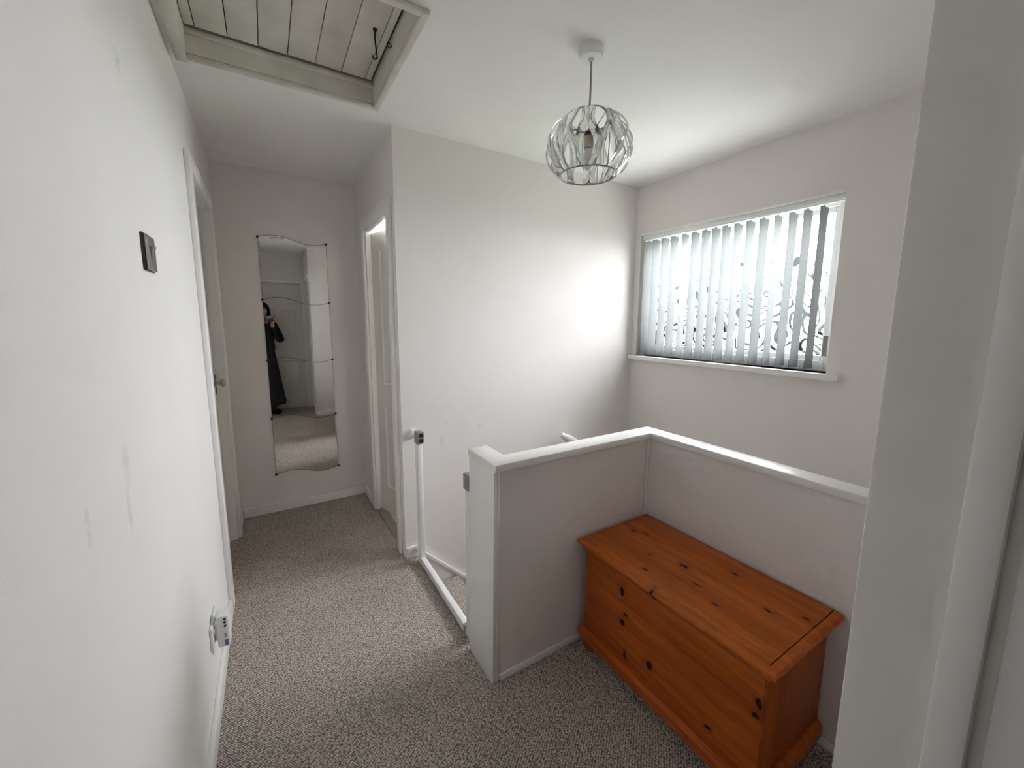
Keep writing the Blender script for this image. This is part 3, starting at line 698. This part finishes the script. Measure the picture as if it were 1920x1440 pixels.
# handrail whose tip shows over the cap
hrb = B()
hx0, hz0, slope = 1.972, 0.612, -0.66
d = Vector((1, 0, slope)).normalized(); nrm = Vector((-slope, 0, 1)).normalized()
tmp = bmesh.new(); rows = []
for k in range(9):
    s = 0.68*k/8
    c0 = Vector((hx0, YS-0.055, hz0))+d*s
    if k == 0: c0 = Vector((hx0, YS-0.055, hz0-0.004))
    sc = 0.55 if k == 0 else 1.0
    rows.append([tmp.verts.new(c0+nrm*(0.030*sc*math.sin(2*math.pi*j/16))+Vector((0, 0.020*math.cos(2*math.pi*j/16)*sc, 0))) for j in range(16)])
for a_, b_ in zip(rows, rows[1:]):
    for j in range(16): tmp.faces.new((a_[j], a_[(j+1) % 16], b_[(j+1) % 16], b_[j]))
tmp.faces.new(rows[0]); tmp.faces.new(rows[-1]); merge(hrb, tmp)
hro = empty('handrail', (hx0, YS, hz0), 'rounded white handrail tip showing above the low wall cap', 'handrail')
obj('rail', hrb, M_gloss, hro)
for s in (0.15, 0.5):
    hb = B(); p = Vector((hx0, YS-0.055, hz0))+d*s-nrm*0.028
    atube(hb, [p, p+Vector((0, 0.02, -0.03)), (p.x, YS-0.001, p.z-0.035)], 0.006, 8); alathe(hb, [(0.002, -0.0005), (0.022, -0.0005), (0.022, -0.006), (0.002, -0.008)], (p.x, YS, p.z-0.035), 'y', 16)
    obj('bracket', hb, M_chrome, hro)

# ------------------------------------------------------------------ switch, socket, plug-in device, smoke alarm
sw = empty('light_switch', (0, 1.36, 1.57), 'chrome light switch on the left wall', 'light switch')
obj('back_plate', box(0.0003, 0.006, 1.315, 1.405, 1.525, 1.615, 0.001), M_darkm, sw)
obj('face_plate', box(0.006, 0.012, 1.317, 1.403, 1.527, 1.613, 0.003, ), M_chrome, sw)
rk = B(); aprism(rk, [(0.012, 1.552), (0.012, 1.588), (0.020, 1.588), (0.015, 1.572), (0.0135, 1.552)], 1, 1.350, 1.372, 0.0008); obj('rocker', rk, M_chrome, sw)
so = empty('wall_socket', (0, 1.70, 0.28), 'white double socket low on the left wall', 'socket')
obj('face_plate', box(0.0003, 0.010, 1.630, 1.776, 0.235, 0.321, 0.003), M_plastic, so)
for y in (1.668, 1.738):
    obj('socket_switch', box(0.010, 0.014, y-0.028, y-0.016, 0.292, 0.308, 0.001), M_plastic, so)
pd = empty('plug_in_device', (0.03, 1.69, 0.25), 'white plug-in device with three dark holes and a blue sticker', 'plug-in device')
obj('body', box(0.018, 0.056, 1.655, 1.712, 0.222, 0.342, 0.006), M_plastic, pd)
obj('plug', box(0.0105, 0.020, 1.664, 1.704, 0.250, 0.312, 0.003), M_plastic, pd)
for i, z in enumerate((0.330, 0.318, 0.304)):
    obj('vent_hole', alathe(B(), [(0.0005, 0.0), (0.0045, 0.0), (0.0045, -0.0012), (0.0005, -0.0012)], (0.0445, 1.6552, z), 'y', 12), M_black, pd)
obj('sticker', box(0.0400, 0.0475, 1.6543, 1.6556, 0.258, 0.274), M_greyst, pd)
obj('sticker', box(0.0395, 0.0505, 1.6543, 1.6556, 0.226, 0.249), M_blue, pd, label='blue sticker')
pg = empty('plug', (0.02, 1.745, 0.27), 'white plug in the far half of the low wall socket', 'plug')
obj('body', box(0.0105, 0.046, 1.722, 1.770, 0.252, 0.306, 0.008), M_plastic, pg)
sa = empty('smoke_alarm', (0.43, 0.63, H), 'round white smoke alarm on the ceiling, seen in the mirror', 'smoke alarm')
obj('base', alathe(B(), [(0.002, H-0.0005), (0.072, H-0.0005), (0.072, H-0.010), (0.002, H-0.010)], (0.43, 0.63, 0), 'z', 32), M_plastic_g, sa)
obj('cover', alathe(B(), [(0.002, H-0.010), (0.068, H-0.010), (0.066, H-0.024), (0.050, H-0.038), (0.002, H-0.040)], (0.43, 0.63, 0), 'z', 32), M_plastic, sa)

# ------------------------------------------------------------------ the photographer, seen in the mirror
PX, PY = 0.185, -0.30
pr = empty('person', (PX, PY, 0), 'person in a black hooded coat and long black skirt holding up a phone', 'person')
fwd = Vector((math.sin(0.50), math.cos(0.50), 0)); rgt = Vector((math.cos(0.50), -math.sin(0.50), 0))
def L(r, f, z): return Vector((PX, PY, 0))+rgt*r+fwd*f+Vector((0, 0, z))
def skin(name, verts, edges, radii, mat, root=0, sub=2, label=None):
    me = bpy.data.meshes.new(name); me.from_pydata([v-wloc(pr) for v in verts], edges, []); me.materials.append(mat)
    o = bpy.data.objects.new(name, me); COL.objects.link(o); o.parent = pr
    md = o.modifiers.new('skin', 'SKIN'); md.use_smooth_shade = True
    lay = me.skin_vertices[0]
    for i, r in enumerate(radii):
        lay.data[i].radius = (r, r) if isinstance(r, (int, float)) else r
        lay.data[i].use_root = (i == root)
    o.modifiers.new('subdivision', 'SUBSURF').levels = sub
    o.modifiers['subdivision'].render_levels = sub
    if label: o['label'] = label
    return o
# phone plane: perpendicular to the view, just behind the lens
ph0 = CAM-fw*0.012
def PH(r, u, dpt): return ph0+rt*r+up*u+fw*dpt
wr_ = PH(0.125, -0.085, -0.055); wl_2 = PH(-0.045, -0.095, -0.060)
elb_r = L(0.235, 0.06, 1.075); elb_l = L(-0.150, 0.10, 1.06)
# body (head, neck, torso, arms, hands, legs) as one skinned surface
BV = [L(0, 0, 0.90), L(0, 0, 1.08), L(0, -0.01, 1.25), L(0, -0.01, 1.335), L(0, 0.0, 1.40), L(0, 0.012, 1.455), L(0, 0.03, 1.53), L(0, 0.02, 1.60),
      L(0.155, -0.01, 1.315), elb_r, wr_, L(-0.150, -0.01, 1.315), elb_l, wl_2,
      L(0.085, 0, 0.86), L(0.085, 0.015, 0.48), L(0.088, -0.01, 0.09), L(0.092, 0.10, 0.035),
      L(-0.085, 0, 0.86), L(-0.085, 0.015, 0.48), L(-0.088, -0.01, 0.09), L(-0.092, 0.10, 0.035)]
BE = [(0, 1), (1, 2), (2, 3), (3, 4), (4, 5), (5, 6), (6, 7), (3, 8), (8, 9), (9, 10), (3, 11), (11, 12), (12, 13), (0, 14), (14, 15), (15, 16), (16, 17), (0, 18), (18, 19), (19, 20), (20, 21)]
BR = [(0.15, 0.10), (0.125, 0.09), (0.15, 0.10), (0.10, 0.07), 0.052, 0.062, (0.078, 0.092), 0.060, 0.058, 0.040, 0.026, 0.058, 0.040, 0.026, 0.085, 0.058, 0.036, 0.034, 0.085, 0.058, 0.036, 0.034]
# hands: palms and five fingers each, grown from the wrists
def hand(wi, side, palm, knuck, tips, mids, thumb):
    i0 = len(BV); BV.append(palm); BE.append((wi, i0)); BR.append((0.026, 0.016))
    for k, m_, tp in zip(knuck, mids, tips):
        a_ = len(BV); BV.extend([k, m_, tp]); BR.extend([0.0095, 0.0085, 0.0075]); BE.extend([(i0, a_), (a_, a_+1), (a_+1, a_+2)])
    a_ = len(BV); BV.extend(thumb); BR.extend([0.012, 0.010, 0.0085]); BE.extend([(i0, a_), (a_, a_+1), (a_+1, a_+2)])
# right hand wraps the right end of the phone (phone spans r -0.03..0.125, u -0.04..0.04)
kn = [PH(0.145, 0.030-0.019*q, -0.016) for q in range(4)]
md_ = [PH(0.148-0.004*abs(q-1), 0.036-0.021*q, 0.008) for q in range(4)]
tp = [PH(0.098+0.006*abs(q-1), 0.034-0.021*q, 0.010) for q in range(4)]
hand(10, 1, PH(0.142, -0.038, -0.040), kn, tp, md_, [PH(0.130, -0.030, -0.034), PH(0.105, -0.012, -0.030), PH(0.082, 0.000, -0.022)])
kn = [PH(-0.055, 0.020-0.019*q, -0.020) for q in range(4)]
md_ = [PH(-0.058+0.003*abs(q-1), 0.022-0.021*q, 0.000) for q in range(4)]
tp = [PH(-0.036+0.002*abs(q-1), 0.020-0.021*q, 0.004) for q in range(4)]
hand(13, -1, PH(-0.052, -0.046, -0.046), kn, tp, md_, [PH(-0.044, -0.036, -0.036), PH(-0.024, -0.026, -0.028), PH(-0.006, -0.020, -0.022)])
body = skin('body', BV, BE, BR, M_skin, 0, 2)
# coat: torso and sleeves a little larger than the body
CV = [L(0, 0, 0.86), L(0, 0, 1.05), L(0, -0.01, 1.25), L(0, -0.01, 1.335), L(0, 0.0, 1.375), L(0.165, -0.01, 1.310), elb_r, wr_+(elb_r-wr_).normalized()*0.025, L(-0.155, -0.01, 1.310), elb_l, wl_2+(elb_l-wl_2).normalized()*0.025]
CE = [(0, 1), (1, 2), (2, 3), (3, 4), (3, 5), (5, 6), (6, 7), (3, 8), (8, 9), (9, 10)]
CR = [(0.185, 0.135), (0.155, 0.12), (0.17, 0.125), (0.12, 0.09), 0.075, 0.075, 0.062, 0.045, 0.072, 0.058, 0.045]
skin('coat', CV, CE, CR, M_coat, 0, 2, 'black coat')
def oval(name, prof, mat, fold=0.0, nf=9, n=64, cap=False, label=None):
    bm = B(); rings = []
    for (rr, ff, z, cr, cf) in prof:
        ring_ = []
        for i in range(n):
            a_ = 2*math.pi*i/n; k = 1+fold*math.sin(nf*a_+z*2)*max(0, min(1, (0.95-z)/0.8))
            ring_.append(bm.verts.new(L(cr+rr*k*math.cos(a_), cf+ff*k*math.sin(a_), z)))
        rings.append(ring_)
    for a_, b_ in zip(rings, rings[1:]):
        for i in range(n): bm.faces.new((a_[i], a_[(i+1) % n], b_[(i+1) % n], b_[i]))
    if cap: bm.faces.new(rings[0]); bm.faces.new(rings[-1])
    return obj(name, bm, mat, pr, label=label, angle=80)
oval('skirt', [(0.150, 0.125, 0.93, 0, 0), (0.172, 0.140, 0.80, 0, 0), (0.195, 0.155, 0.60, 0.005, 0), (0.222, 0.170, 0.38, 0.01, 0), (0.250, 0.180, 0.145, 0.012, 0), (0.244, 0.174, 0.145, 0.012, 0)], M_coat, 0.06, label='long black skirt')
# hood around the head, open at the face
bm = B(); rings = []
for i in range(11):
    s = i/10; z = 1.36+0.30*s
    w = 0.125 if s < 0.15 else 0.112*math.sqrt(max(0.02, 1-((s-0.42)/0.60)**2))+0.006
    ring_ = []
    for k in range(25):
        a_ = math.radians(-215+250*k/24)         # leaves an opening to the front
        ring_.append(bm.verts.new(L(w*math.cos(a_), 0.012+w*1.12*math.sin(a_), z)))
    rings.append(ring_)
for a_, b_ in zip(rings, rings[1:]):
    for k in range(24): bm.faces.new((a_[k], a_[k+1], b_[k+1], b_[k]))
bm.faces.new(rings[-1])
hd = obj('hood', bm, M_coat, pr, label='black hood', angle=80)
hd.modifiers.new('thickness', 'SOLIDIFY').thickness = 0.012
# hair, face details, boots
hb = B(); bmesh.ops.create_uvsphere(hb, u_segments=24, v_segments=16, radius=1.0)
for v in hb.verts:
    c0 = v.co.copy(); v.co = L(c0.x*0.088, -0.004+c0.y*0.098, 1.548+c0.z*0.098)
obj('hair', hb, M_hair, pr)
for s in (-1, 1): obj('eye', alathe(B(), [(0.001, 0.0), (0.008, 0.0), (0.006, 0.004), (0.001, 0.006)], L(0.031*s, 0.116, 1.535), 'y', 12), M_hair, pr)
ns = B(); aprism(ns, [(-0.012, 1.500), (0.012, 1.500), (0.005, 1.540), (-0.005, 1.540)], 1, 0.0, 0.022, 0.004)
for v in ns.verts: v.co = L(v.co.x, 0.106+v.co.y*(1.545-v.co.z)/0.045, v.co.z)
obj('nose', ns, M_skin, pr)
mo = B(); bmesh.ops.create_uvsphere(mo, u_segments=16, v_segments=8, radius=1.0)
for v in mo.verts: v.co = L(v.co.x*0.022, 0.112+v.co.y*0.008, 1.480+v.co.z*0.006)
obj('mouth', mo, simple('lips', (0.36, 0.11, 0.10), 0.45), pr)
for s in (-1, 1):
    bt = B(); tmp = bmesh.new(); bmesh.ops.create_uvsphere(tmp, u_segments=20, v_segments=12, radius=1.0)
    for v in tmp.verts: v.co = L(0.090*s+v.co.x*0.045, 0.045+v.co.y*0.125, max(0.0, 0.034+v.co.z*0.048))
    merge(bt, tmp); atube(bt, [L(0.088*s, -0.005, 0.03), L(0.088*s, -0.01, 0.12), L(0.086*s, 0.0, 0.24)], 0.05, 16, radii=[0.045, 0.048, 0.058])
    obj('boot', bt, M_coat, pr, label='black boot')
# phone (a thing of its own, held in the hands)
bm = B(); tmp = box(-0.030, 0.122, -0.037, 0.037, -0.0085, 0.0, 0.003)
M4 = Matrix(((rt.x, up.x, fw.x, ph0.x), (rt.y, up.y, fw.y, ph0.y), (rt.z, up.z, fw.z, ph0.z), (0, 0, 0, 1)))
bmesh.ops.transform(tmp, matrix=M4, verts=tmp.verts); merge(bm, tmp)
phn = empty('phone', ph0, 'dark phone held sideways by the person in the mirror', 'phone')
obj('body', bm, M_phone, phn)
bm = B()
for (r_, u_) in ((0.0, 0.0), (0.0, 0.020), (-0.014, 0.010)):
    tmp = bmesh.new(); alathe(tmp, [(0.001, 0), (0.0065, 0), (0.0065, 0.0012), (0.001, 0.0012)], (r_, u_, 0), 'z', 16)
    bmesh.ops.transform(tmp, matrix=M4, verts=tmp.verts); merge(bm, tmp)
obj('lens', bm, M_glassdark, phn)

# ------------------------------------------------------------------ outside the window
struct('ground_outdoors', box(2.96, 60, -30, 35, -3.1, -3.0), M_bounce_ground, 'pale ground outside the window')
hg = B(); rnd = random.Random(3)
for i in range(4200):
    y = rnd.uniform(-1.0, 9.0); top = 1.24+0.08*math.sin(y*2.1)+0.08*math.sin(y*5.3+1)
    z = top-abs(rnd.gauss(0, 0.55)); x = 4.9+rnd.uniform(-0.45, 0.45)
    if z < -2.9: continue
    s = rnd.uniform(0.05, 0.11); a_ = rnd.uniform(0, 6.28); b_ = rnd.uniform(-0.3, 1.2)
    e = Vector((math.cos(a_)*math.cos(b_), math.sin(a_)*math.cos(b_), math.sin(b_))); w_ = e.orthogonal().normalized()*s*0.32; o_ = Vector((x, y, z))
    vs = [hg.verts.new(p) for p in (o_, o_+e*s+w_, o_+e*s*2.2, o_+e*s-w_)]
    hg.faces.new(vs)
hdg = empty('hedge', (4.9, 4.0, -3.0), 'green leafy hedge glimpsed through the lower part of the glass', 'hedge')
fo = obj('foliage', hg, M_leaf, hdg, recalc=False, kind='stuff')
stm = B()
for k in range(12): atube(stm, [(4.9, -0.8+0.8*k, -3.0), (4.92, -0.75+0.8*k, -1.5), (4.88, -0.8+0.8*k, 0.4)], 0.03, 6, radii=[0.04, 0.03, 0.012])
obj('stem', stm, M_strip, hdg)
